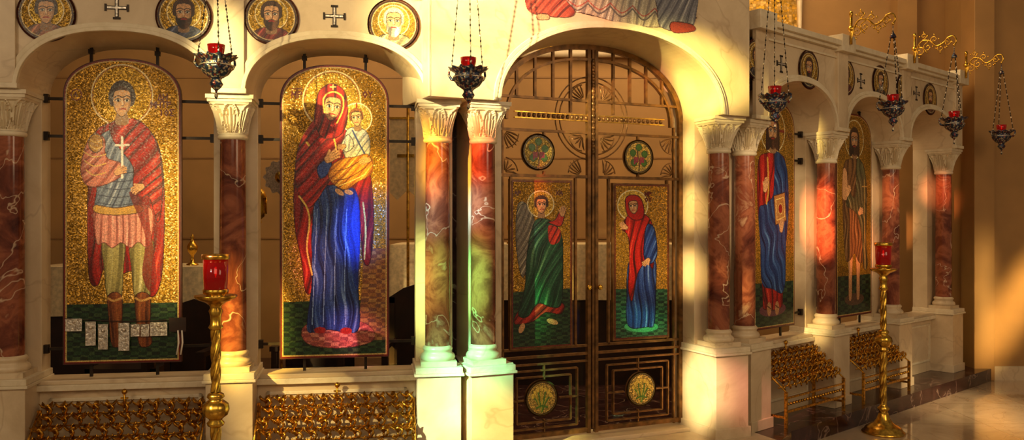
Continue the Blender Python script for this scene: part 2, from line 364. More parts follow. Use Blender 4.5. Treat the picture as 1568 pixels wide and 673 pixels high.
# ------------------------------------------------------------ columns
def capital(mb,z0,z1,rb,half):
    nA,nV=112,30; vs=[];fs=[]
    for j in range(nV+1):
        v=j/nV; q=v**1.6*.9+.1*v
        for i in range(nA):
            a=2*math.pi*i/nA; ca,sa=math.cos(a),math.sin(a); mx=max(abs(ca),abs(sa))
            al=(sa/abs(ca) if abs(ca)>=abs(sa) else ca/abs(sa))
            r=(1-q)*rb+q*half*min(1/mx,1.34)
            x=al*1.0; xl=((x+.5)%1)-.5
            wl=.43*max(0,math.sin(math.pi*min(1,v*.86+.1)))**.7
            dd=abs(abs(xl)-wl); rel=-.01
            if dd<.06: rel=.01
            if abs(xl)<.035 and v<.85: rel=.009
            if abs(abs(xl)-wl*.5)<.035 and v<.8: rel=.007
            if v>.93 or v<.05: rel=.006
            r+=rel-.004
            vs.append((r*ca,r*sa,z0+(z1-z0)*v))
    for j in range(nV):
        for i in range(nA):
            k=(i+1)%nA; fs.append((j*nA+i,j*nA+k,(j+1)*nA+k,(j+1)*nA+i))
    mb.add(vs,fs,CREAM2,False)
def column(fac,u,d=0):
    mb=MB(); mb.box(-.128,.128,-.128,.128,0,.035,CREAM)
    mb.lathe([(.118,.035),(.126,.045),(.127,.06),(.12,.075),(.104,.085),(.1,.098),(.108,.108),(.11,.12),(.1,.132),(.092,.138)],CREAM,n=36)
    mb.lathe([(.091,.135),(.092,.5),(.09,1.0),(.086,1.615)],REDM,n=40)
    mb.lathe([(.086,1.6),(.1,1.607),(.104,1.62),(.098,1.635),(.09,1.64)],CREAM2,n=36)
    capital(mb,1.635,1.85,.098,.142)
    mb.box(-.148,.148,-.148,.148,1.85,1.872,CREAM2); mb.box(-.158,.158,-.158,.158,1.872,1.9,CREAM2)
    return mb.obj('marble_column',fac.M(u,d,.742))
for u in (-3*BAY-.01,-2*BAY-.01,-BAY,0): column(L,u)
for u in (0,2.13): column(C,u)
for u in (0,1.419,2.838,4.257): column(R,u)
# ------------------------------------------------------------ arcade walls
def sup(t,p=2.25):
    c,s_=math.cos(t),math.sin(t)
    return (math.copysign(abs(c)**(2/p),c), abs(s_)**(2/p))
def arch_bay(mb,u0,u1,cf,hf,rf,cb,hb,rb,zs,zt,df,db,n=40,aw=.06,p_=2.25):
    fr=[(u0,zs)];bk=[(u0,zs)]
    for i in range(n+1):
        t=math.pi*(1-i/n); x,y=sup(t,p_); fr.append((cf+hf*x,zs+rf*y)); bk.append((cb+hb*x,zs+rb*y))
    fr.append((u1,zs)); bk.append((u1,zs)); m=len(fr); vs=[];fs=[]
    for (a,b),(c,d) in zip(fr,bk): vs+=[(a,df,b),(a,df,zt),(c,db,d),(c,db,zt)]
    for i in range(m-1):
        p=4*i;q=p+4; fs+=[(p,q,q+1,p+1),(q+2,p+2,p+3,q+3),(p+2,q+2,q,p),(p+1,q+1,q+3,p+3)]
    mb.add(vs,fs,CREAM)
    for (o0,o1,pr) in ((0,aw*.45,.03),(aw*.45,aw,.016)):
        vs=[];fs=[]
        for i in range(n+1):
            t=math.pi*(1-i/n); x,y=sup(t,p_)
            for o,dd in((o0,df+.001),(o0,df-pr),(o1,df-pr),(o1,df+.001)): vs.append((cf+(hf+o)*x,dd,zs+(rf+o)*y))
        for i in range(n):
            for k in range(3): fs.append((4*i+k,4*i+4+k,4*i+5+k,4*i+1+k))
        mb.add(vs,fs,CREAM2)
def pedestal(mb,u,hw=.155,d0=-.165,d1=.3):
    mb.box(u-hw,u+hw,d0,d1,0,.74,CREAM)
    mb.box(u-hw-.022,u+hw+.022,d0-.022,d1,.68,.7,CREAM2); mb.box(u-hw-.012,u+hw+.012,d0-.012,d1,.7,.742,CREAM2)
    mb.box(u-hw-.015,u+hw+.015,d0-.015,d1,0,.09,CREAM)
def wing(name,fac,us,lastr=.152):
    mb=MB(); zt=3.42
    for i in range(len(us)-1):
        a,b=us[i],us[i+1]; c=(a+b)/2; h=(b-a)/2
        arch_bay(mb,a,b,c,h-.105,.40,c,h-.15,.37,2.642,zt,-.15,.3)
        mb.box(a+.155,b-.155,.08,.28,0,.62,CREAM)
        mb.box(a+.15,b-.15,.03,.31,.62,.66,CREAM2)
        mb.box(a+.155,b-.155,.05,.3,.66,.69,CREAM)
        for (x0,x1,z0,z1) in((a+.22,b-.22,.54,.565),(a+.22,b-.22,.12,.145),(a+.22,a+.245,.12,.565),(b-.245,b-.22,.12,.565)): mb.box(x0,x1,.065,.085,z0,z1,CREAM2)
    for u in us:
        mb.box(u-.152,u+(lastr if u==us[-1] else .152),.13,.3,.74,2.642,CREAM)
        pedestal(mb,u)
        mb.box(u-.1,u+.1,-.178,-.14,2.68,3.42,CREAM); mb.box(u-.115,u+.115,-.19,-.14,2.645,2.68,CREAM2)
        mb.box(u-.13,u+.13,-.24,.3,3.40,3.56,CREAM2)
    mb.box(us[0]-.1,us[-1]+.14,-.19,.34,3.42,3.45,CREAM2); mb.box(us[0]-.1,us[-1]+.16,-.225,.36,3.45,3.5,CREAM2)
    mb.box(us[0]-.1,us[-1]+.12,-.165,-.15,3.34,3.36,CREAM2)
    return mb.obj(name,fac.M(),bevel=.004)
wing('iconostasis_arcade',L,[-3*BAY-.01,-2*BAY-.01,-BAY,0],.12)
wing('iconostasis_arcade',R,[0,1.419,2.838,4.257])
mb=MB()
arch_bay(mb,-.47,2.27,1.025,.975,.60,1.085,.885,.60,2.642,4.6,-.2,.42,n=56,aw=.055,p_=2.1)
mb.box(-.06,.2,.12,.42,.74,2.642,CREAM); mb.box(1.97,2.32,.12,.42,.74,2.642,CREAM)
mb.box(-.30,-.0,.40,.46,.3,2.642,DARKM)  # added dark strip, stands in for the darkness seen through the pier gap
mb.box(-.15,.2,-.1,.42,0,.74,CREAM); mb.box(1.97,2.3,-.1,.42,0,.74,CREAM)
for u in(0,2.13): pedestal(mb,u,.165,-.18,.3)
mb.box(-.49,-.47,-.2,.42,2.642,4.6,CREAM); mb.box(2.27,2.29,-.2,.42,2.642,4.6,CREAM)
mb.box(.2,1.97,.15,.45,0,.035,CREAM)
mb.obj('iconostasis_gate_portal',C.M(),bevel=.004)
# ------------------------------------------------------------ icons
def archmask(uc,w,zb,zt,rise,inset=0):
    def f(U,Z):
        q=np.clip(np.abs(U-uc)/(w-inset),0,1)
        top=zt-rise+(rise-inset)*(1-q**2.3)**(1/2.3)
        return (np.abs(U-uc)<w-inset)&(Z>zb+inset)&(Z<top)
    return f
ID=.13
def icon_panel(name,fac,uc,bay0,bay1,paint,mode):
    w=.385; zb=.79; zt=2.91; rise=.27
    M=fac.M(uc,ID,zb); par=MB()
    out=[(-w-.006,-.006),(w+.006,-.006)]+[((w+.006)*math.copysign(abs(math.cos(t))**(2/2.3),math.cos(t)),zt-rise-zb+(rise+.006)*abs(math.sin(t))**(2/2.3)) for t in [math.pi*i/30 for i in range(31)]]
    par.prism(out,0.0,.035,EDGE)
    p=par.obj(name,M)
    r=MB(); a=bay0+.152-uc; b=bay1-.152-uc; yy=.05
    for zz in (.1,1.58,1.84):
        for x0,x1 in((a,-w+.02),(w-.02,b)):
            r.box(x0,x1,yy-.008,yy+.008,zz-.01,zz+.01,IRON); ex=x0 if x0==a else x1
            r.box(min(ex,ex+(.03 if ex==a else -.03)),max(ex,ex+(.03 if ex==a else -.03)),yy-.02,yy+.02,zz-.03,zz+.03,IRON)
    for xx in(-.22,.22):
        r.box(xx-.01,xx+.01,yy-.008,yy+.008,-.1,2.12+.1,IRON)
        r.box(xx-.018,xx+.018,yy-.015,yy+.015,2.16,2.19,IRON)
    r.obj('mounting_rods',None,p)
    if mode=='px': A=Art(fac,uc-w,uc+w,zb,zt,ID,.0032,'px',mask=archmask(uc,w,zb,zt,rise))
    else: A=Art(fac,uc-w,uc+w,zb,zt,ID,.004,'loc',scale=.00456,ox=uc,oz=zt,mask=archmask(uc,w,zb,zt,rise))
    paint(A)
    inn=archmask(uc,w,zb,zt,rise,.012)(A.U,A.Z); inn2=archmask(uc,w,zb,zt,rise,.02)(A.U,A.Z)
    A.setc(np.nonzero(~inn)[0],(120,24,16)); A.setc(np.nonzero(inn&~inn2)[0],(205,176,104))
    A.build('mosaic_face',p,uc,zb,-.003)
    return p
RD=(160,18,13); RDd=(52,4,6); RDl=(232,84,58)
BL=(34,62,134); BLd=(8,16,58); BLl=(136,170,224)
GN=(26,48,28)
def dem(A):
    A.poly([(90,466),(290,462),(290,570),(90,570)],GN,False).speck(3)
    A.ell(187,146,47,47,(206,160,56),1); A.ring(187,146,47,47,1.6,(240,224,170)); A.ring(187,146,45,45,1,(130,40,20))
    A.ring(117,145,8,8,1.6,(110,16,10)); A.text(113.5,141,7,['A'])
    A.text(242,144,9,['DH']); A.text(232,156,9,['MHTP']); A.text(244,168,9,['IOS'])
    A.poly([(158,192),(142,215),(136,270),(134,340),(137,425),(150,436),(160,410),(175,425),(205,415),(228,452),(242,444),(250,400),(252,300),(246,235),(230,200),(205,184)],RD,out=(50,8,8)).drape(RDd,RDl,.34,.1,4,1)
    for x0,x1 in((158,190),(200,233)):
        m=(x0+x1)/2
        A.poly([(x0,366),(x1,366),(x1-1,410),(x1-5,456),(x0+8,456),(x0+2,412)],(160,146,82),out=(70,60,25)).drape((90,80,38),(216,208,150),.3,0,1,m)
        A.poly([(x0+8,452),(x1-4,452),(x1-3,500),(x1-1,526),(x0+14,528),(x0+9,490)],(138,70,30),out=(50,22,10)).drape((70,30,12),(200,130,64),.35,0,1,m)
        A.line([(x0+8,456),(m,460),(x1-4,456)],3,(200,150,80)); 
    A.poly([(150,316),(228,316),(232,366),(224,378),(212,370),(200,379),(186,371),(172,379),(160,371),(150,374),(146,356)],(220,142,122),out=(110,40,30)).drape((130,52,44),(250,206,184),.6,0,1)
    A.poly([(158,204),(205,200),(216,250),(208,318),(150,322),(149,285),(146,240)],(116,130,150),out=(40,50,60)).drape((52,60,84),(200,206,212),.5,.5,3)
    for k in range(5): A.line([(150,262+k*12),(180,266+k*12),(212,262+k*12)],1,(50,56,80))
    A.poly([(146,314),(178,318),(214,313),(216,324),(180,329),(147,325)],(206,158,70),out=(90,50,20))
    A.poly([(142,206),(160,212),(163,240),(186,250),(190,266),(160,283),(134,284),(124,262),(130,228)],(206,118,96),out=(90,36,26)).drape((120,44,36),(246,186,160),.5,.9,3)
    for k in range(3): A.line([(128+k*2,232+k*14),(144,240+k*14),(162,236+k*14)],1.6,(226,180,96))
    A.ell(147,219,11,14,(176,128,56)); A.ring(147,219,11,14,1.5,(90,50,20)); A.line([(138,222),(147,228),(157,224)],1.5,(230,190,110)); A.line([(139,214),(147,218),(156,214)],1.5,(230,190,110))
    A.poly([(170,188),(205,182),(230,200),(245,238),(249,296),(242,340),(228,300),(214,304),(204,286),(204,256),(186,230),(172,212)],(162,20,15),out=(50,8,8)).drape(RDd,(240,90,64),.42,.7,4,2)
    A.poly([(198,296),(216,300),(230,304),(228,330),(240,420),(232,448),(218,420),(222,360)],(104,12,12),a=.7)
    A.hand(212,288,18,2.6,flip=-1); 
    A.line([(187,210),(187,272)],3.2,(240,232,214),False); A.line([(178,222),(197,222)],3.2,(240,232,214),False)
    A.hand(184,262,17,-.4)
    A.face(187,156,22.5,hair=(66,36,20),look=.05); 
    for k in range(14):
        a=math.pi*(1.0+k/13); A.ell(187+17*math.cos(a),150+23*math.sin(a),4.4,4.4,(46,22,10)); A.ring(187+17*math.cos(a),150+23*math.sin(a),3,3,.1,(78,42,20))
def theo(A):
    A.poly([(430,462),(600,458),(600,560),(430,560)],GN,False).speck(5)
    A.poly([(558,380),(600,380),(600,520),(548,520)],(150,96,60),False,a=.75).speck(9,((170,110,60),(120,66,50),(190,140,80),(100,60,60)))
    A.ell(508,153,44,44,(212,166,60),1); A.ring(508,153,44,44,2,(240,224,170)); A.ring(508,153,41.5,42,1,(130,40,20))
    A.text(447,140,10,['MP']); A.text(556,140,9,['OY']); A.line([(447,136),(463,136)],1.4,(90,10,6),False)
    A.poly([(462,512),(470,496),(500,490),(540,490),(565,498),(574,514),(560,526),(515,532),(475,527)],(176,92,76),out=(80,20,20)).drape((90,30,40),(226,160,130),.5,1.2,2).speck(2,((186,98,80),(120,50,56),(220,150,120),(150,70,66)))
    A.poly([(492,186),(470,202),(456,232),(450,290),(452,350),(462,400),(468,446),(480,440),(486,380),(500,320),(545,300),(552,350),(556,398),(566,402),(572,350),(570,290),(562,250),(540,210),(522,186)],RD,out=(60,8,8)).drape(RDd,RDl,.38,.15,5,2)
    A.poly([(488,292),(520,284),(546,296),(551,360),(548,430),(550,500),(530,508),(505,504),(482,508),(470,500),(478,430),(478,350)],BL,out=BLd).drape(BLd,BLl,.36,-.06,3,1)
    A.poly([(530,300),(548,298),(552,380),(549,440),(540,420)],(30,60,180),a=.4)
    for k in range(4): A.line([(486+k*15,320),(483+k*15,380+k*12),(478+k*17,496)],1,BLl)
    A.ell(490,505,9,5,(150,30,22)); A.ell(530,506,9,5,(150,30,22))
    A.poly([(490,178),(472,196),(458,222),(452,262),(458,300),(474,318),(496,290),(512,264),(524,240),(526,208),(522,188)],(162,18,14),out=(60,8,8)).drape(RDd,(240,94,66),.42,.8,4,3)
    A.line([(458,300),(470,318),(474,340),(470,380),(478,420)],2.2,(235,196,90)); A.line([(556,310),(560,350),(558,396)],2,(235,196,90))
    A.line([(500,196),(512,214),(516,240)],2.2,(235,196,90)); A.line([(470,218),(473,222)],3,(235,196,90),False)
    A.poly([(486,256),(500,244),(508,252),(500,268),(490,272)],(40,70,150),out=BLd)
    A.ell(546,181,23,23,(236,194,84),1); A.ring(546,181,23,23,1.8,(250,238,196)); A.line([(546,158),(546,202)],1.4,(150,30,20)); 
    A.poly([(531,200),(548,195),(562,203),(567,222),(562,244),(538,250),(526,232)],(224,216,196),out=(70,60,60)).drape((120,126,146),(252,250,240),.7,.7,2)
    A.poly([(534,206),(526,214),(522,226),(532,232),(542,222)],(224,216,196),out=(70,60,60)).drape((120,126,146),(252,250,240),.9,.3,2)
    A.line([(540,200),(548,216),(560,238)],2.2,(60,80,140))
    A.poly([(508,254),(524,243),(544,240),(562,236),(571,250),(566,268),(548,278),(530,290),(514,284),(503,270)],(222,146,36),out=(110,50,10)).drape((130,58,12),(255,226,120),.62,.9,4)
    A.line([(512,262),(530,258),(552,246)],1,(110,50,10)); A.line([(512,276),(534,272),(560,256)],1,(110,50,10)); A.line([(520,284),(540,276),(560,266)],1,(255,236,150))
    A.ell(520,294,8,3.6,(226,174,124),rot=.6); A.ell(534,294,7,3.6,(226,174,124),rot=.3)
    A.face(546,181,12.5,hair=(120,70,30),tilt=-.12,look=-.05)
    A.hand(524,224,11,3.0)
    A.hand(508,240,22,-.55); A.hand(560,246,15,2.8,flip=-1)
    A.poly([(508,128),(490,138),(484,160),(482,188),(494,210),(516,210),(530,192),(532,160),(526,138)],(168,20,16),out=(60,8,8)).drape(RDd,(240,100,70),.4,.2,3)
    A.face(509,165,20,hair=(36,60,110),tilt=.14,cap=False,look=.06)
    A.line([(497,172),(495,153),(502,143),(514,141),(525,150),(525,168),(516,188)],2.0,(235,196,90)); A.line([(510,130),(510,137)],1.5,(250,220,130),False); A.line([(506,133),(514,133)],1.5,(250,220,130),False)
def christ(A):
    A.poly([(-90,372),(90,372),(90,480),(-90,480)],(28,42,28),False).speck(4,cell=6)
    A.ell(0,62,46,46,(206,160,60),1); A.ring(0,62,46,46,2.2,(246,232,180)); A.ring(0,62,42,42,1,(130,40,20))
    A.line([(0,18),(0,60)],5,(150,40,24),False); A.line([(-42,62),(42,62)],5,(150,40,24),False)
    A.text(-76,64,12,['IC']); A.text(56,64,12,['XC'])
    A.ell(0,428,50,14,(120,66,76)); 
    A.poly([(-34,112),(-54,130),(-58,200),(-46,300),(-38,400),(-30,426),(30,426),(38,398),(46,280),(50,140),(30,110)],(170,26,18),out=(50,8,8)).drape(RDd,RDl,.3,0,4,1)
    A.poly([(10,106),(44,120),(58,160),(60,230),(50,300),(48,370),(34,396),(0,386),(-40,372),(-46,300),(-52,226),(-30,214),(0,196),(6,150)],(30,58,112),out=BLd).drape(BLd,(100,140,190),.3,-.35,6,2)
    A.line([(-20,120),(-16,180),(-24,212)],5,(206,150,60)); 
    A.poly([(4,196),(46,188),(52,246),(10,256)],(186,126,64),False,out=(70,30,10),ow=1.6); A.line([(11,204),(42,198),(46,238),(16,246),(11,204)],1.6,(240,206,120),False); A.ell(29,222,7,9,(150,30,20)); A.ring(29,222,9,11,1,(240,206,120))
    A.hand(34,258,24,-1.3); A.hand(-26,176,26,-1.2)
    for x in(-14,16): A.ell(x,426,8,14,(206,150,100)); A.line([(x-6,420),(x+6,426)],2,(90,40,20),False)
    A.face(0,66,27,hair=(70,36,20),beard=(76,42,22),longh=True)
def john(A):
    A.poly([(-90,372),(90,372),(90,480),(-90,480)],(28,42,28),False).speck(8,cell=6)
    A.ell(0,58,44,44,(206,158,58),1); A.ring(0,58,44,44,2.2,(246,232,180))
    A.ell(0,428,46,14,(96,70,50))
    for x in(-20,18): A.poly([(x-10,320),(x+11,320),(x+8,370),(x+7,424),(x-7,426),(x-8,372)],(200,146,98),out=(70,36,20))
    A.poly([(-30,106),(-54,130),(-56,220),(-44,330),(-20,336),(0,322),(24,344),(44,330),(54,230),(54,140),(30,106)],(112,74,38),out=(40,22,10)).drape((46,26,12),(180,136,84),.4,.1,5,1)
    A.poly([(12,104),(46,122),(62,180),(58,290),(66,350),(44,356),(36,280),(10,230),(-40,210),(-30,180),(4,190)],(90,84,50),out=(30,26,14)).drape((36,34,18),(156,146,100),.35,-.3,5,2)
    A.poly([(-54,130),(-36,136),(-34,190),(-44,200),(-58,190)],(200,146,98),out=(70,36,20)); A.hand(-30,180,24,-.9); A.hand(30,226,22,-.3)
    A.line([(48,150),(52,360)],2.5,(180,140,70),False); A.line([(38,166),(60,166)],2.5,(180,140,70),False)
    A.face(0,62,26,hair=(60,34,20),beard=(64,38,22),longh=True,skin=(206,150,102))
u1=L.inv(188,300,ID)[0]; u2=L.inv(513,300,ID)[0]; u3=R.inv(1183,300,ID)[0]; u4=R.inv(1308,300,ID)[0]
icon_panel('icon_saint_demetrios',L,u1,-2*BAY-.01,-BAY,dem,'px')
icon_panel('icon_virgin_and_child',L,u2,-BAY,0,theo,'px')
icon_panel('icon_christ',R,u3,0,1.419,christ,'loc')
icon_panel('icon_john_the_baptist',R,u4,1.419,2.838,john,'loc')
mb=MB(); d0=ID-.02
vp=[(113,497,25,18),(139,510,15,36),(158,515,14,38),(190,515,16,42),(207,505,13,18),(222,505,12,18),(243,503,26,20)]
cord=[]
for x in range(100,290,10): 
    u,z=L.inv(x,487+4*math.sin((x-100)/190*math.pi),d0+.01); cord.append((u-u1,d0-ID,z-.79))
mb.tube(cord,.003,DWOOD,5)
for x,y,w_,h_ in vp:
    a,zt_=L.inv(x-w_/2,y-h_/2,d0); b,zb_=L.inv(x+w_/2,y+h_/2,d0)
    mb.box(a-u1,b-u1,-.024,-.02,zb_-.79,zt_-.79,SILV); mb.tube([(a-u1,-.025,zb_-.79),(b-u1,-.025,zb_-.79),(b-u1,-.025,zt_-.79),(a-u1,-.025,zt_-.79)],.003,SILV,5,True)
    cu=(a+b)/2-u1; cz=(zb_+zt_)/2-.79; hh=(zt_-zb_)
    mb.ball((cu,-.025,cz+hh*.25),min(hh*.14,.014),SILV,8); mb.box(cu-.012,cu+.012,-.029,-.024,cz-hh*.35,cz+hh*.1,SILV)
a,zt_=L.inv(259,486,d0); b,zb_=L.inv(285,507,d0); mb.box(a-u1,b-u1,-.026,-.02,zb_-.79,zt_-.79,DWOOD)
for x in(273,279):
    a,zt_=L.inv(x,505,d0); b,zb_=L.inv(x+2,542,d0); mb.tube([(a-u1,-.03,zt_-.79),(a-u1+.006,-.035,(zt_+zb_)/2-.79),(a-u1-.008,-.03,zb_-.79)],.006,RIBBON,5)
mb.obj('votive_offering_plaques',L.M(u1,ID,.79))
# ------------------------------------------------------------ medallions & crosses
def medallion(fac,x,y,robe,hair,beard,r=.172,long=False,skin=(220,166,116)):
    d=-.15; u,z=fac.inv(x,y,d)
    p=MB(); p.lathe([(0.001,0),(r+.004,0),(r+.012,.006),(r+.012,.012)],EDGE,n=40)
    rot=Matrix.Rotation(math.radians(90),4,'X')
    p.v=[tuple(rot@Vector(v)) for v in p.v]
    po=p.obj('saint_medallion',fac.M(u,d-.0,z))
    A=Art(fac,u-r,u+r,z-r,z+r,d,.003,'loc',scale=r/40,ox=u,oz=z,mask=lambda U,Z:(U-u)**2+(Z-z)**2<r*r,base=(186,142,52))
    A.ell(0,-6,25,25,(212,172,76),1); A.ring(0,-6,25,25,1.6,(240,220,170))
    A.poly([(-30,40),(-27,24),(-12,16),(12,16),(27,24),(30,40),(20,60),(-20,60)],robe,out=(30,16,10)).drape([v*.45 for v in robe],[min(255,v*1.5+40) for v in robe],.4,.5,3)
    A.face(0,-4,19,hair=hair,beard=beard,longh=long,skin=skin)
    A.ring(0,0,38,38,3,(60,30,24)); A.ring(0,0,35.5,35.5,1.2,(226,206,150))
    A.build('mosaic_face',po,u,z,-.014)
BR=(66,38,20); GY=(190,180,160)
medallion(L,72,22,(150,90,60),(50,28,14),None)
medallion(L,282,25,(70,74,96),BR,(56,32,18))
medallion(L,416,28,(120,40,34),BR,(80,48,26))
medallion(L,603,38,(180,160,116),GY,GY)
medallion(R,1157,92,(60,50,50),BR,BR,r=.168); medallion(R,1237,107,(70,66,60),BR,BR,r=.168)
medallion(R,1294,118,(110,50,40),BR,BR,r=.168); medallion(R,1347,127,(70,60,50),BR,GY,r=.168)
medallion(R,1383,137,(70,70,90),BR,BR,r=.168); medallion(R,1423,152,(100,60,50),BR,BR,r=.168)
def cross(fac,x,y,s=.07):
    u,z=fac.inv(x,y,-.15); mb=MB()
    for a,b,c,d in((-s,s,-.012,.012),(-.012,.012,-s,s)): mb.box(a,b,-.004,.0,c,d,IRON)
    for a,b in((-s,0),(s,0),(0,-s),(0,s)):
        if b==0: mb.box(a-.007,a+.007,-.005,0,-.024,.024,IRON)
        else: mb.box(-.024,.024,-.005,0,b-.007,b+.007,IRON)
    for a,b,c,d in((-s*.85,s*.85,-.006,.006),(-.006,.006,-s*.85,s*.85)): mb.box(a,b,-.007,.0,c,d,SILV)
    mb.obj('inlaid_cross',fac.M(u,-.151,z))
cross(L,179,12); cross(L,512,25); cross(R,1196,98); cross(R,1318,124); cross(R,1403,143)
u0,_=C.inv(800,20,-.2); uu,_=C.inv(1072,20,-.2)
zlo=C.inv(1060,60,-.2)[1]
A=Art(C,u0,uu,zlo-.05,4.05,-.2,.0045,'px',base=(200,160,60)); A.mask[:]=False
def ls(pts,c,dr=None,sm=True,**k):
    A.poly(pts,c,sm,out=(60,24,20)); i=A.last; A.mask[i]=True
    if dr: A.drape(*dr,**k)
ls([(806,-60),(1066,-60),(1060,-10),(1062,20),(1058,30),(940,30),(860,14),(810,10)],(190,156,90),None)
for k in range(7):
    x=850+k*26; y=-44+k*2.5; ls([(x-12,y+14),(x+12,y+14),(x+14,y+44),(x-14,y+44)],[(150,40,34),(50,70,120),(70,96,60),(170,120,60),(120,50,90),(60,80,100),(160,70,40)][k],((40,20,20),(230,190,160)),k=.5)
    A.face(x,y,11,hair=(70,40,24),beard=(80,50,30)); A.mask[A.last]=True
ls([(856,-8),(940,-6),(1000,-2),(1042,8),(1038,36),(1000,42),(950,36),(900,22),(862,14)],(176,164,140),((100,90,90),(226,220,206)),k=.5,ang=.2)
for k in range(5): 
    x=866+k*34; y=2+k*4; A.line([(x,y),(x+17,y+14+k),(x+34,y+4)],2,(90,80,80)); A.line([(x,y-5),(x+17,y+8+k),(x+34,y-1)],1.2,(160,50,40))
ls([(806,-30),(850,-30),(866,0),(880,18),(870,27),(830,24),(806,14)],(166,70,50),((90,22,20),(226,140,110)),k=.5,ang=.7)
ls([(1006,-20),(1064,-20),(1066,22),(1056,46),(1030,48),(1010,40),(1006,16)],(120,120,128),((60,60,76),(200,198,196)),k=.5,ang=.3)
ls([(1028,34),(1060,38),(1062,48),(1030,50)],(150,60,44))
ls([(822,22),(838,22),(840,30),(822,30)],(206,150,110))
e=empty('last_supper_mosaic',C.M((u0+uu)/2,-.2,3.8)); A.build('mosaic_face',e,(u0+uu)/2,3.8,-.006)
# ------------------------------------------------------------ royal gate
GD=.3; UC=1.085
g=lambda x,y:C.inv(x,y,GD)
gate=empty('bronze_royal_gate',C.M(UC,GD,0.04))
mb=MB()
def bar(x0,z0,x1,z1,w=.012,dp=.014):
    x0-=UC;x1-=UC;z0-=.04;z1-=.04
    if abs(x1-x0)<1e-6: mb.box(x0-w,x0+w,-dp,dp,min(z0,z1),max(z0,z1),BRONZE)
    else: mb.box(min(x0,x1),max(x0,x1),-dp,dp,z0-w,z0+w,BRONZE)
def ztop(u,off=0):
    q=min(1,abs(u-UC)/(.868-off)); return 2.58+(.62-off)*(1-q**2.25)**(1/2.25)
def arcband(off,w):
    vs=[];fs=[]
    for i in range(49):
        x,y=sup(math.pi*i/48)
        for o,dd in((off-w,-.018),(off+w,-.018),(off+w,.018),(off-w,.018)): vs.append(((.868-o)*x,dd,2.54+(.62-o)*y))
    for i in range(48):
        for k in range(4): fs.append((4*i+k,4*i+(k+1)%4,4*i+4+(k+1)%4,4*i+4+k))
    mb.add(vs,fs,BRONZE)
arcband(0.0,.02); arcband(.1,.010)
for s_ in(-1,1):
    U=lambda q:UC+s_*q
    bar(U(.866),.05,U(.866),2.58,.018,.02); bar(U(.035),.05,U(.035),3.18,.014,.02); bar(U(.80),.05,U(.80),2.58,.007)
    for q in(.2,.36,.52,.68): bar(U(q),2.76 if q!=.2 else 2.66,U(q),ztop(U(q)),.010)
    for zz,w in((.075,.018),(.70,.010),(.765,.010),(2.14,.012),(2.50,.010),(2.76,.010),(.64,.007)): bar(U(.03),zz,U(.866),zz,w)
    for q in(.155,.73): bar(U(q),.76,U(q),2.14,.009)
    for (a,b,c,d) in((.14,.74,.13,.59),(.2,.68,.18,.54)):
        bar(U(a),c,U(b),c,.006); bar(U(a),d,U(b),d,.006); bar(U(a),c,U(a),d,.006); bar(U(b),c,U(b),d,.006)
    bar(U(.44),.1,U(.44),.2,.006); bar(U(.44),.52,U(.44),.64,.006); bar(U(.14),.36,U(.3),.36,.006); bar(U(.58),.36,U(.74),.36,.006)
    bar(U(.44),2.14,U(.44),2.18,.008); bar(U(.44),2.46,U(.44),2.5,.008)
    for rr in(.30,.34):
        pts=[(s_*rr*math.sin(t),0,2.58+rr*math.cos(t)) for t in [math.pi*i/20 for i in range(21)]]
        mb.tube(pts,.006,BRONZE,5)
    def fan(cx,cz,r,a0,a1,k=5):
        for i in range(k):
            a=a0+(a1-a0)*i/(k-1)
            pts=[(s_*(cx+r*t*math.cos(a+.35*(t-.5)*s_)),0,cz+r*t*math.sin(a+.35*(t-.5))) for t in(.15,.4,.7,1)]
            mb.tube(pts,[.003,.006,.008,.003],BRONZE,5)
        mb.tube([(s_*(cx+r*math.cos(a0+(a1-a0)*i/8)),0,cz+r*math.sin(a0+(a1-a0)*i/8)) for i in range(9)],.005,BRONZE,5)
    fan(.08,2.73,.12,.1,1.45); fan(.79,2.44,.13,math.pi+.1,math.pi*1.45); fan(.08,2.44,.13,-1.45,-.1); fan(.79,2.12,.12,math.pi*.55,math.pi-.1); fan(.1,2.12,.12,.1,1.4)
    for i in range(15):
        q=.06+i*.043; mb.ball((s_*q,-.012,2.58),.016,BRONZE,8,1.2)
    mb.box(min(s_*.03,s_*.7),max(s_*.03,s_*.7),-.012,.012,2.553,2.56,GOLD); mb.box(min(s_*.03,s_*.7),max(s_*.03,s_*.7),-.012,.012,2.60,2.607,GOLD)
    mb.ball((s_*.05,-.05,1.2),.022,GOLD)
for i in range(16): mb.ball((0,-.02,2.3+i*.05),.016,BRONZE,8,1.3)
mb.box(-.01,.01,-.026,.026,.05,3.14,BRONZE)
mb.obj('bronze_lattice',None,gate)
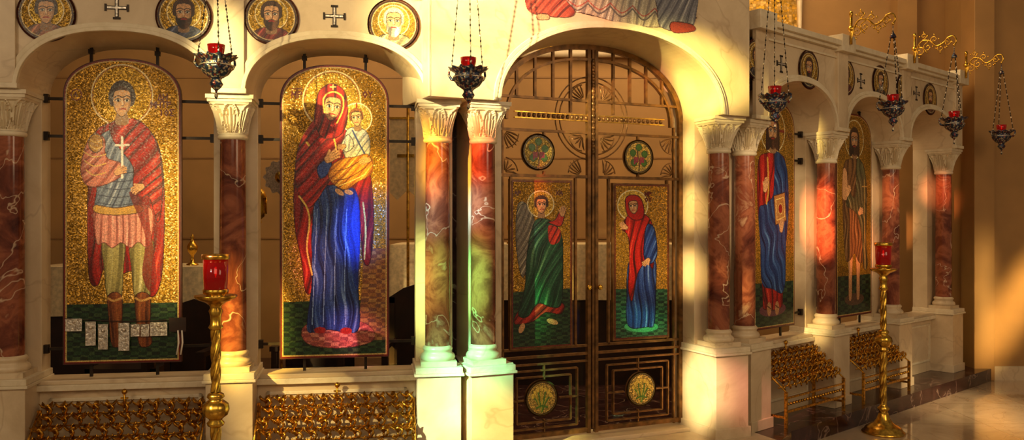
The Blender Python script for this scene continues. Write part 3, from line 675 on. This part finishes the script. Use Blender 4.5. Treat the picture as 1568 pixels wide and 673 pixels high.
def gmed(x,y,kind):
    u,z=g(x,y); r=.135
    b=MB(); b.lathe([(.001,0),(r,0),(r+.012,.01),(r+.012,.03)],BRONZE,n=36); rot=Matrix.Rotation(math.radians(90),4,'X'); b.v=[tuple(rot@Vector(v)+Vector((u-UC,.0,z-.04))) for v in b.v]
    b.obj('medallion_boss',None,gate)
    A=Art(C,u-r,u+r,z-r,z+r,GD,.003,'loc',scale=r/40,ox=u,oz=z,mask=lambda U,Z:(U-u)**2+(Z-z)**2<r*r,base=(120,110,50),gold=0)
    A.ell(0,0,36,36,(196,166,84),1); A.ring(0,0,37,37,2.5,(60,26,20))
    if kind=='vine':
        A.line([(0,34),(2,10),(-4,-8),(0,-30)],3,(90,60,24))
        for a,b_ in((-17,-10),(17,-8),(-14,14),(15,14),(0,-24)): 
            A.poly([(a-9,b_),(a-4,b_-8),(a+4,b_-8),(a+9,b_),(a+3,b_+8),(a-3,b_+8)],(70,116,44),out=(24,44,16))
        for a,b_ in((-8,2),(9,2)):
            for i in range(10): A.ell(a+(i%3-1)*4.4,b_+(i//3)*4.6,2.6,2.6,(150,50,76))
    else:
        for k in range(7):
            t=(k-3)*.4; A.line([(0,32),(14*math.sin(t),6),(26*math.sin(t),6-28*math.cos(t))],3.4,(200,180,64) if k%2 else (80,130,50))
            A.ell(25*math.sin(t),4-26*math.cos(t),4,5.5,(230,200,84))
        A.line([(-14,22),(0,18),(14,22)],4,(80,130,50))
    A.build('mosaic_face',gate,UC,.04,-.032)
gmed(822,233,'vine'); gmed(975,241,'vine'); gmed(827,608,'wheat'); gmed(979,594,'wheat')
def gicon(x0,x1,y0,y1,paint):
    xm=(x0+x1)/2; a,_=g(x0,400); b,_=g(x1,400); zt_=g(xm,y0)[1]; zb_=g(xm,y1)[1]; d=GD-.035
    q=MB(); q.box(a-UC-.012,b-UC+.012,-.03,.012,zb_-.052,zt_-.028,BRONZE); q.obj('icon_board',None,gate)
    A=Art(C,a,b,zb_,zt_,d,.003,'px'); paint(A)
    A.setc(np.nonzero((A.U<a+.012)|(A.U>b-.012)|(A.Z<zb_+.012)|(A.Z>zt_-.012))[0],(110,40,26))
    A.build('mosaic_face',gate,UC,.04,-.034)
def gab(A):
    A.poly([(770,448),(890,440),(890,540),(770,540)],(26,50,36),False).speck(6,cell=3)
    for o,c in((0,(170,160,126)),(7,(130,118,104))):
        A.poly([(818,336),(806,312),(794,312+o),(790,345),(792,390),(800,424),(808,400+o),(818,370)],c,out=(50,40,30)).drape((70,60,50),(226,216,180),.9,.4,2)
    A.ell(828,312,20,20,(222,180,74),1); A.ring(828,312,20,20,1.6,(245,230,180))
    A.text(788,292,6,['AP']); A.text(852,292,6,['XA'])
    A.poly([(800,470),(822,462),(862,464),(858,480),(835,478),(815,492),(790,496),(788,486)],(176,38,28),out=(50,8,8)).drape(RDd,RDl,.6,.7,2)
    A.poly([(822,336),(844,338),(860,360),(862,400),(860,462),(846,470),(824,464),(808,484),(794,480),(804,440),(806,400),(812,360)],(26,70,48),out=(6,24,16)).drape((6,26,20),(110,160,110),.45,.5,5,1)
    A.poly([(840,340),(858,346),(864,332),(866,320),(858,322),(850,336)],(186,40,28),out=(50,8,8)); A.poly([(840,345),(858,352),(856,370),(842,372)],(186,44,30)).drape(RDd,RDl,.6,.5,2)
    A.hand(862,324,13,-1.4); A.ell(846,492,9,4,(216,160,106),rot=.3); A.ell(799,502,4,8,(216,160,106),rot=.4)
    A.face(829,314,12.5,hair=(56,30,16),look=.1)
def vir(A):
    A.poly([(930,442),(1030,442),(1030,530),(930,530)],(34,72,52),False).speck(7,((30,70,50),(60,120,80),(24,44,36),(90,140,90)),3)
    A.ell(969,314,23,23,(226,186,80),1); A.ring(969,314,23,23,1.6,(245,230,180)); A.text(988,294,6,['MP','OY'])
    A.ell(982,500,26,8,(80,170,110))
    A.poly([(964,400),(990,396),(1004,400),(1004,440),(1002,494),(990,500),(962,498),(960,450)],(38,66,140),out=BLd).drape(BLd,BLl,.5,0,2)
    A.poly([(966,326),(956,338),(952,350),(962,362),(964,400),(962,440),(968,460),(976,420),(990,400),(1000,410),(1002,370),(998,340),(984,326)],(182,24,18),out=(60,8,8)).drape(RDd,RDl,.5,.25,4,2)
    A.poly([(990,346),(1002,350),(1006,390),(994,404),(986,390)],(38,66,140),out=BLd).drape(BLd,BLl,.6,.4,2)
    A.poly([(958,304),(968,298),(980,302),(986,318),(984,334),(970,336),(960,326)],(182,24,18),out=(60,8,8))
    A.face(970,316,11,cap=False,tilt=-.1,look=-.06); A.hand(956,346,12,-2.4); A.hand(990,400,12,2.4)
gicon(781,872,277,530,gab); gicon(938,1020,283,516,vir)
# ------------------------------------------------------------ hanging lamps
def hanging_lamp(P,H=.62,rot=0):
    e=empty('hanging_oil_lamp',Matrix.Translation(P)@Matrix.Rotation(rot,4,'Z'))
    mb=MB()
    mb.lathe([(.001,-.255),(.008,-.245),(.013,-.232),(.005,-.218),(.008,-.2),(.028,-.182),(.042,-.16),(.03,-.138),(.034,-.125),(.07,-.1),(.094,-.065),(.098,-.045),(.084,-.028),(.09,-.015),(.122,.006),(.126,.014),(.1,.014),(.06,-.01),(.05,-.02)],ENAM,n=36,
      wave=lambda r,z,a:(r*(1+(.05*math.cos(8*a) if -.12<z<-.02 else (.07*math.cos(12*a) if z>0 else 0))),z+(.008*math.cos(12*a) if z>0 else 0)))
    mb.tube([(.099*math.cos(2*math.pi*i/30),.099*math.sin(2*math.pi*i/30),-.045) for i in range(30)],.005,SILV,5,True)
    for k in range(3):
        a=2*math.pi*k/3+.5; ca,sa=math.cos(a),math.sin(a)
        pts=[(r*ca,r*sa,z) for r,z in((.09,-.06),(.12,-.05),(.14,-.02),(.135,.015),(.118,.022),(.115,.005))]; mb.tube(pts,[.008,.01,.009,.008,.006,.005],ENAM,6)
        p0=Vector((.12*ca,.12*sa,.02)); p1=Vector((.018*ca,.018*sa,H))
        mb.tube([p0,p1],.0022,IRON,4)
        nb=30
        for i in range(nb):
            q=p0.lerp(p1,(i+.5)/nb); mb.ball(tuple(q),.0056,SILV if i%3==0 else IRON,6,1.7)
    mb.lathe([(.03,H-.01),(.026,H+.01),(.012,H+.03),(.004,H+.05),(.004,H+.1)],ENAM,n=16)
    mb.obj('lamp_body',None,e)
    g_=MB(); g_.lathe([(.001,-.01),(.035,-.01),(.04,.01),(.05,.05),(.054,.085),(.05,.085),(.045,.05),(.03,.015),(.001,.012)],RGLASS,n=24); g_.obj('ruby_glass',None,e)
    f=MB(); f.lathe([(.001,.03),(.006,.036),(.007,.045),(.003,.06),(.001,.07)],FLAME,n=8); f.obj('wick_flame',None,e)
def bracket(fac,u,zt,reach):
    mb=MB(); k=reach/.6
    pts=[(0,-.12),(-.04,.0),(-.12,.07),(-.24,.06),(-.34,.0),(-.44,.02),(-.52,.07),(-.6,.07),(-.63,.02),(-.6,-.02)]
    mb.tube([(q[0]*k,0,q[1]) for q in cr(pts,5,False)],.009,GOLD,8)
    for cx,cz,r,a0,dr in((-.08,-.04,.06,1.2,1),(-.2,.0,.055,1.6,-1),(-.3,.07,.05,-1.5,1),(-.4,-.03,.045,1.6,-1),(-.5,.02,.045,1.5,1),(-.14,.12,.04,-1.5,-1)):
        mb.tube(spiral(cx*k,cz,r*.85,1.3,a0,0,20,dr),.0055,GOLD,6)
        for j in range(4): mb.ball((cx*k+r*math.cos(j*1.6),0,cz+r*math.sin(j*1.6)),.009,GOLD,6,1.4)
    mb.ball((-reach,0,-.02),.013,GOLD); mb.ball((0,0,.0),.03,GOLD,10); mb.tube([(0,0,-.15),(0,0,.12)],.013,GOLD); mb.ball((0,0,.14),.02,GOLD,8,1.5)
    mb.obj('brass_scroll_bracket',Matrix.Translation(fac.w(u,-.255,zt))@Matrix.Rotation(fac.a+math.pi/2,4,'Z'))
def lampset(fac,u,reach,zr,zb=3.62):
    bracket(fac,u,zb,reach); P=fac.w(u,-.255-reach,0); P.z=zr
    hanging_lamp(P,H=zb-.04-zr-.1,rot=random.random()*2)
lampset(L,-BAY,.40,2.79); 
lampset(L,.15,.40,2.76,zb=3.95); lampset(C,2.33,.2,2.77,zb=4.05)
lampset(R,1.419,.40,2.86); lampset(R,2.838,.40,2.83); lampset(R,4.257,.38,2.80)
# ------------------------------------------------------------ candle stands
def candle_stand(P):
    mb=MB()
    mb.lathe([(.001,0),(.185,0),(.188,.012),(.175,.022),(.168,.03),(.155,.05),(.15,.056),(.12,.075),(.085,.095),(.06,.13),(.045,.17),(.036,.2),(.05,.215),(.052,.23),(.034,.245),(.03,.26)],GOLD,n=40)
    def tw(za,zb_,r):
        n=30; k=60; vs=[];fs=[]
        for j in range(k+1):
            z=za+(zb_-za)*j/k
            for i in range(n):
                a=2*math.pi*i/n; rr=r+.0055*math.cos(4*a-z*55); vs.append((rr*math.cos(a),rr*math.sin(a),z))
        for j in range(k):
            for i in range(n):
                q=(i+1)%n; fs.append((j*n+i,j*n+q,(j+1)*n+q,(j+1)*n+i))
        mb.add(vs,fs,GOLD,True)
    tw(.26,.74,.026)
    mb.lathe([(.028,.74),(.045,.75),(.05,.765),(.036,.78),(.04,.79),(.066,.81),(.076,.84),(.072,.87),(.05,.89),(.036,.9),(.05,.915),(.045,.93),(.03,.94)],GOLD,n=32,wave=lambda r,z,a:(r*(1+.04*math.cos(12*a)*(1 if .8<z<.88 else 0)),z))
    tw(.94,1.30,.024)
    mb.lathe([(.028,1.30),(.042,1.315),(.03,1.335),(.03,1.38),(.04,1.41),(.03,1.425),(.034,1.44),(.06,1.46),(.1,1.475),(.118,1.49),(.12,1.5),(.112,1.498),(.07,1.485),(.05,1.49),(.055,1.5),(.05,1.51)],GOLD,n=40)
    e=empty('brass_candle_stand',Matrix.Translation(P)); mb.obj('turned_brass_stand',None,e)
    g_=MB(); g_.lathe([(.001,1.512),(.055,1.512),(.064,1.53),(.068,1.6),(.07,1.71),(.064,1.71),(.062,1.6),(.056,1.54),(.001,1.53)],RGLASS,n=32)
    g_.lathe([(.06,1.505),(.07,1.51),(.072,1.53),(.068,1.535)],GOLD,n=32); g_.lathe([(.069,1.705),(.078,1.71),(.078,1.735),(.066,1.737),(.066,1.71)],GOLD,n=32)
    g_.lathe([(.001,1.60),(.036,1.60),(.038,1.59),(.038,1.53)],WAX,n=20)
    g_.obj('ruby_candle_glass',None,e)
    f=MB(); f.lathe([(.001,1.60),(.008,1.61),(.009,1.622),(.003,1.64),(.001,1.65)],FLAME,n=8); f.obj('flame',None,e)
candle_stand(Vector((-1.71,4.9,-.15))); candle_stand(Vector((3.39,7.75,-.15)))
# ------------------------------------------------------------ candle racks
def rack(fac,u,w,dback=.0,zb=.60):
    mb=MB(); n=11; rows=4
    for r_ in range(rows):
        d=dback-r_*.075; z=zb-r_*.062
        mb.tube([(-w/2,d,z-.03),(w/2,d,z-.03)],.006,RGOLD)
        for i in range(n):
            x=-w/2+.05+(w-.1)*i/(n-1)+(.03 if r_%2 else 0)*(1 if i<n-1 else 0)
            ph=random.random()*6; sc_=1.15+.3*random.random()
            mb.tube([(x,d,z-.03),(x,d,z)],.006,RGOLD)
            mb.lathe([(.006*sc_,-.004),(.01*sc_,.005),(.014*sc_,.012),(.024*sc_,.02),(.036*sc_,.036),(.034*sc_,.037),(.02*sc_,.026),(.008*sc_,.02)],RGOLD,(x,d,z),15,wave=lambda r,zz,a:(r*(1+(.25*math.cos(5*a+ph) if r>.024 else 0)),zz+(.016*math.cos(5*a+ph) if r>.034 else 0)))
            q=random.uniform(-.008,.008)
            mb.tube([(x,d-.01,z-.025),(x+.022+q,d-.035,z-.016),(x+.034+q,d-.045,z+.012),(x+.024,d-.05,z+.034),(x+.008,d-.048,z+.028)],[.005,.009,.010,.007,.003],RGOLD,5)
            mb.tube([(x,d-.01,z-.03),(x-.02,d-.03,z-.044),(x-.034+q,d-.036,z-.026),(x-.024,d-.036,z-.008)],[.005,.008,.007,.003],RGOLD,5)
    df=dback-rows*.075
    mb.box(-w/2-.01,w/2+.01,df-.01,df+.005,zb-.30,zb-.285,RGOLD); mb.box(-w/2-.01,w/2+.01,df-.01,df+.005,zb-.42,zb-.40,RGOLD)
    for i in range(22): mb.ball((-w/2+.03+(w-.06)*i/21,df-.005,zb-.345),.014,RGOLD,6)
    for x in(-w/2,w/2):
        mb.box(x-.012,x+.012,df-.012,df+.012,0,zb-.24,RGOLD); mb.box(x-.012,x+.012,dback-.012,dback+.012,0,zb,RGOLD)
        mb.tube([(x,df,zb-.24),(x,dback,zb)],.008,RGOLD)
        mb.box(x-.008,x+.008,df,dback,.08,.1,RGOLD)
    mb.tube([(0,dback,zb),(0,dback,zb+.1)],.008,RGOLD); mb.ball((0,dback,zb+.11),.02,RGOLD); mb.box(-.025,.025,dback-.004,dback+.004,zb+.06,zb+.072,RGOLD)
    mb.obj('brass_candle_rack',fac.M(u,0,0.001))
for k in(.5,1.5,2.5): rack(L,-k*BAY,1.08,.0,.50)
rack(R,.71,1.02,.02,.55); rack(R,2.13,1.02,.02,.55)
# ------------------------------------------------------------ sanctuary furniture
def altar(x0,x1,y0,y1,zt,name='draped_altar_table',drop=.5):
    mb=MB(); mb.box(x0,x1,y0,y1,zt-.03,zt,CLOTH); N=60; vs=[];fs=[]
    per=[]
    for i in range(N): per.append((x0+(x1-x0)*i/N,y0))
    for i in range(20): per.append((x1,y0+(y1-y0)*i/20))
    for i in range(N): per.append((x1-(x1-x0)*i/N,y1))
    for i in range(20): per.append((x0,y1-(y1-y0)*i/20))
    m=len(per)
    cx,cy=(x0+x1)/2,(y0+y1)/2
    for j,(z,k) in enumerate(((zt,0),(zt-.15,.4),(zt-drop,1))):
        for i,(x,y) in enumerate(per):
            o=.02*k*math.sin(i*.9); vs.append((x+(o+.02*k)*(1 if x>cx else -1),y+(o+.02*k)*(1 if y>cy else -1),z))
    for j in range(2):
        for i in range(m): fs.append((j*m+i,j*m+(i+1)%m,(j+1)*m+(i+1)%m,(j+1)*m+i))
    mb.add(vs,fs,CLOTH,True); mb.box(x0+.05,x1-.05,y0+.05,y1-.05,0,zt-.03,DWOOD)
    mb.obj(name)
altar(-4.9,-2.9,8.6,9.4,1.32); altar(-1.32,1.9,9.2,10.2,1.53,drop=.6)
mb=MB(); mb.lathe([(.12,0),(.12,.02),(.04,.06),(.015,.1),(.012,1.75),(.03,1.77),(.02,1.79),(.05,1.82),(.062,1.85),(.062,1.97),(.07,1.98),(.05,2.03),(.02,2.06),(.01,2.1),(.016,2.12),(.001,2.15)],GOLD,n=12)
for k in range(6):
    a=k*math.pi/3; mb.tube([(.066*math.cos(a),.066*math.sin(a),1.84),(.066*math.cos(a),.066*math.sin(a),1.98)],.006,GOLD)
mb.obj('processional_lantern',Matrix.Translation((-2.12,7.1,0)))
mb=MB(); 
pp=[(.16*math.cos(t)*(1+.08*math.cos(12*t)),.16*math.sin(t)*(1+.08*math.cos(12*t))) for t in [2*math.pi*i/96 for i in range(96)]]
mb.prism([(a,b+2.2) for a,b in pp],-.01,.01,SILV); mb.lathe([(.1,0),(.1,.02),(.02,.06),(.012,.1),(.012,2.05)],GOLD,n=12); mb.ball((0,-.012,2.2),.06,GOLD,12); mb.obj('liturgical_fan',Matrix.Translation((-2.2,8.1,0)))
mb=MB(); mb.lathe([(.1,0),(.1,.02),(.02,.06),(.014,.1),(.014,2.95)],GOLD,n=12); mb.ball((0,0,2.98),.03,GOLD)
mb.box(-.2,.2,-.01,.01,2.74,2.76,GOLD); mb.prism([(-.17,2.74),(-.17,2.05),(-.1,1.98),(0,2.08),(.1,1.98),(.17,2.05),(.17,2.74)],-.006,.004,CLOTH)
mb.box(-.1,.1,-.012,-.008,2.38,2.41,GOLD); mb.box(-.012,.012,-.012,-.008,2.2,2.6,GOLD)
mb.obj('church_banner',Matrix.Translation((-.98,8.0,0)))
def chair(x,y,w,h,seat):
    mb=MB()
    for a in(-w/2,w/2-.05):
        mb.box(a,a+.05,-.25,-.2,0,seat+.2,DWOOD); mb.box(a,a+.05,.2,.25,0,h,DWOOD); mb.box(a-.01,a+.06,-.27,.25,seat+.2,seat+.24,DWOOD)
    mb.box(-w/2,w/2,-.25,.25,seat-.06,seat,DWOOD); mb.box(-w/2,w/2,.21,.24,seat,h-.05,DWOOD)
    mb.prism([(-w/2,h-.05),(w/2,h-.05),(w/2,h),(w/4,h+.08),(0,h+.12),(-w/4,h+.08),(-w/2,h)],.2,.25,DWOOD)
    mb.obj('carved_wooden_chair',Matrix.Translation((x,y,0)))
chair(-1.7,7.3,.6,1.15,.5); chair(-.85,7.4,.5,1.1,.5); chair(-3.4,7.6,.6,1.0,.5); chair(-2.7,7.0,.5,1.0,.5)
def table_lamp(x,y,z):
    mb=MB(); mb.lathe([(.06,0),(.06,.015),(.02,.03),(.014,.1),(.03,.12),(.05,.15),(.055,.2),(.03,.24),(.012,.27),(.02,.29),(.001,.33)],GOLD,n=20); mb.obj('brass_altar_lamp',Matrix.Translation((x,y,z+.001)))
table_lamp(-4.62,8.9,1.32); table_lamp(-3.35,8.9,1.32); table_lamp(.9,9.5,1.53); table_lamp(0,9.5,1.53)
# ------------------------------------------------------------ lights
def area(name,loc,tgt,size,power,c):
    l=bpy.data.lights.new(name,'AREA'); l.size=size; l.energy=power; l.color=c
    o=bpy.data.objects.new(name,l); sc.collection.objects.link(o); o.location=loc
    o.rotation_euler=(Vector(tgt)-Vector(loc)).to_track_quat('-Z','Y').to_euler()
def spot(tgt,rad,c,power,src=(-5.5,-2.5,5.2),blend=.9,soft=.07,sx=1,roll=0):
    l=bpy.data.lights.new('stained_glass_beam','SPOT'); T=Vector(tgt);S=Vector(src); d=(T-S).length
    l.spot_size=2*math.atan(rad/d); l.spot_blend=blend; l.energy=power*2.6; l.color=c; l.shadow_soft_size=soft
    o=bpy.data.objects.new('stained_glass_beam',l); sc.collection.objects.link(o)
    q=(T-S).to_track_quat('-Z','Y').to_matrix().to_4x4()@Matrix.Rotation(math.radians(roll),4,'Z')
    o.matrix_world=Matrix.Translation(S)@q@Matrix.Diagonal((sx,1,1,1))
def at(fac,x,y,d=-.15):
    u,z=fac.inv(x,y,d); return fac.w(u,d,z)
area('window_light',(-5.5,-2.5,5.5),(-.5,6.5,1.9),2.2,118,(1,.75,.46))
area('nave_fill',(5.5,1.0,4.2),(3.4,8.5,1.4),3,125,(1,.72,.42))
area('nave_fill',(0,-1,4.5),(0,6.5,1.5),3,70,(1,.76,.48))
area('sanctuary_light',(-1.5,8.3,5.2),(-1.5,11,2.2),2.5,95,(1,.70,.36))
area('sanctuary_light',(2.5,9.0,5.4),(2.5,11,3),2,100,(1,.70,.36))
Y1=(1,.84,.38)
spot(at(C,700,50),.62,Y1,8500)
spot(at(C,700,130),.3,(1,.86,.5),3000)
spot(at(L,347,100),.5,(1,.80,.36),6000,sx=.4)
spot(at(L,355,490),.5,(1,.66,.12),8500,sx=.35)
spot(at(L,520,60),.6,(1,.76,.36),1300)
spot(at(L,668,250,0),.34,(1,.52,.05),9000,sx=.5)
spot(at(L,648,440,.1),.5,(.75,1,.35),6500,sx=.3)
spot(at(C,742,235,0),.3,(1,.2,.06),9000,sx=.5)
spot(at(C,735,320,.05),.2,(.4,.75,1),6500,sx=.7)
spot(at(L,690,330,.1),.3,(.5,.9,1),5000,sx=.35)
spot(at(C,730,430,.0),.34,(.2,1,.3),12000,sx=.6)
spot(at(L,672,430,.0),.3,(.5,.9,.3),5000,sx=.5)
spot(at(C,715,550,-.1),.32,(.25,1,.55),9000)
spot(at(L,670,640,-.15),.32,(.8,1,.6),6000)
spot(at(C,750,640,-.15),.32,(1,.9,.3),6000)
spot(at(C,1085,130,0),.40,(1,.76,.22),14000)
for y in(230,320,420): spot(at(C,1062,y,.2),.24,(1,.74,.28),7000,sx=.6)
spot(at(C,1070,590,0),.42,(1,.82,.42),10000,sx=.7)
spot(at(C,1125,600,-.15),.3,(1,.35,.3),4000)
spot(at(C,850,20),.4,(1,.3,.25),4500)
spot(at(C,900,90,.2),.6,(1,.7,.25),2000)
spot(at(C,985,490,.25),.15,(.2,1,.45),4200)
spot(at(C,980,390,.25),.34,(1,.75,.4),3500)
spot(at(C,825,380,.25),.34,(1,.7,.35),1800)
spot(at(L,555,340,.1),.34,(.08,.22,1),9000,sx=.45,roll=-15)
spot(at(L,500,170,.1),.30,(1,.78,.28),4500)
spot(at(L,560,260,.1),.22,(1,.68,.12),4500)
spot(at(L,480,400,.1),.3,(1,.35,.3),2500,sx=.5)
spot(at(L,540,510,.1),.2,(1,.35,.5),4000)
spot(at(L,215,300,.1),.9,(1,.74,.36),1400,sx=.5)
spot(at(L,250,350,.1),.7,(1,.78,.28),2500,sx=.25)
spot(at(L,450,640,-.2),.5,(1,.75,.3),2500)
spot(at(R,1268,340,0),.45,(1,.28,.1),16000,src=(-3.5,-2.5,4.5),sx=.6)
spot(at(R,1365,300,0),.25,(1,.5,.2),3000,src=(-1,-1,4.5))
spot(at(R,1438,290,0),.25,(1,.3,.12),4500,src=(-1,-1,4.5))
spot(at(R,1210,480,0),.25,(1,.75,.3),5000)
spot(at(R,1183,330,.1),.8,(1,.75,.45),1100,src=(2,-1,4))
spot(at(R,1308,330,.1),.8,(1,.75,.45),800,src=(3,-1,4))
spot((6.1,10.35,.72),1.0,(1,.66,.22),5500,src=(5.2,0,4.8),blend=1,sx=.30,roll=-32,soft=.15)
spot((5.72,10.28,.9),.9,(1,.74,.3),3000,src=(4.6,0,4.6),blend=1,sx=.2,soft=.15)
spot((4.9,8.6,-.15),1.0,(1,.74,.4),2000,src=(7.5,2,5),blend=1,soft=.2)
w=bpy.data.worlds.new('world'); sc.world=w; w.use_nodes=True
w.node_tree.nodes['Background'].inputs[0].default_value=(1,.72,.46,1); w.node_tree.nodes['Background'].inputs[1].default_value=.14
sc.view_settings.view_transform='Standard'
cam=bpy.data.cameras.new('camera'); cam.sensor_width=36; cam.lens=36*F/1568; cam.shift_y=(340-336.5)/1568
co=bpy.data.objects.new('camera',cam); sc.collection.objects.link(co); co.location=(0,0,CZ); co.rotation_euler=(math.pi/2,0,0); sc.camera=co
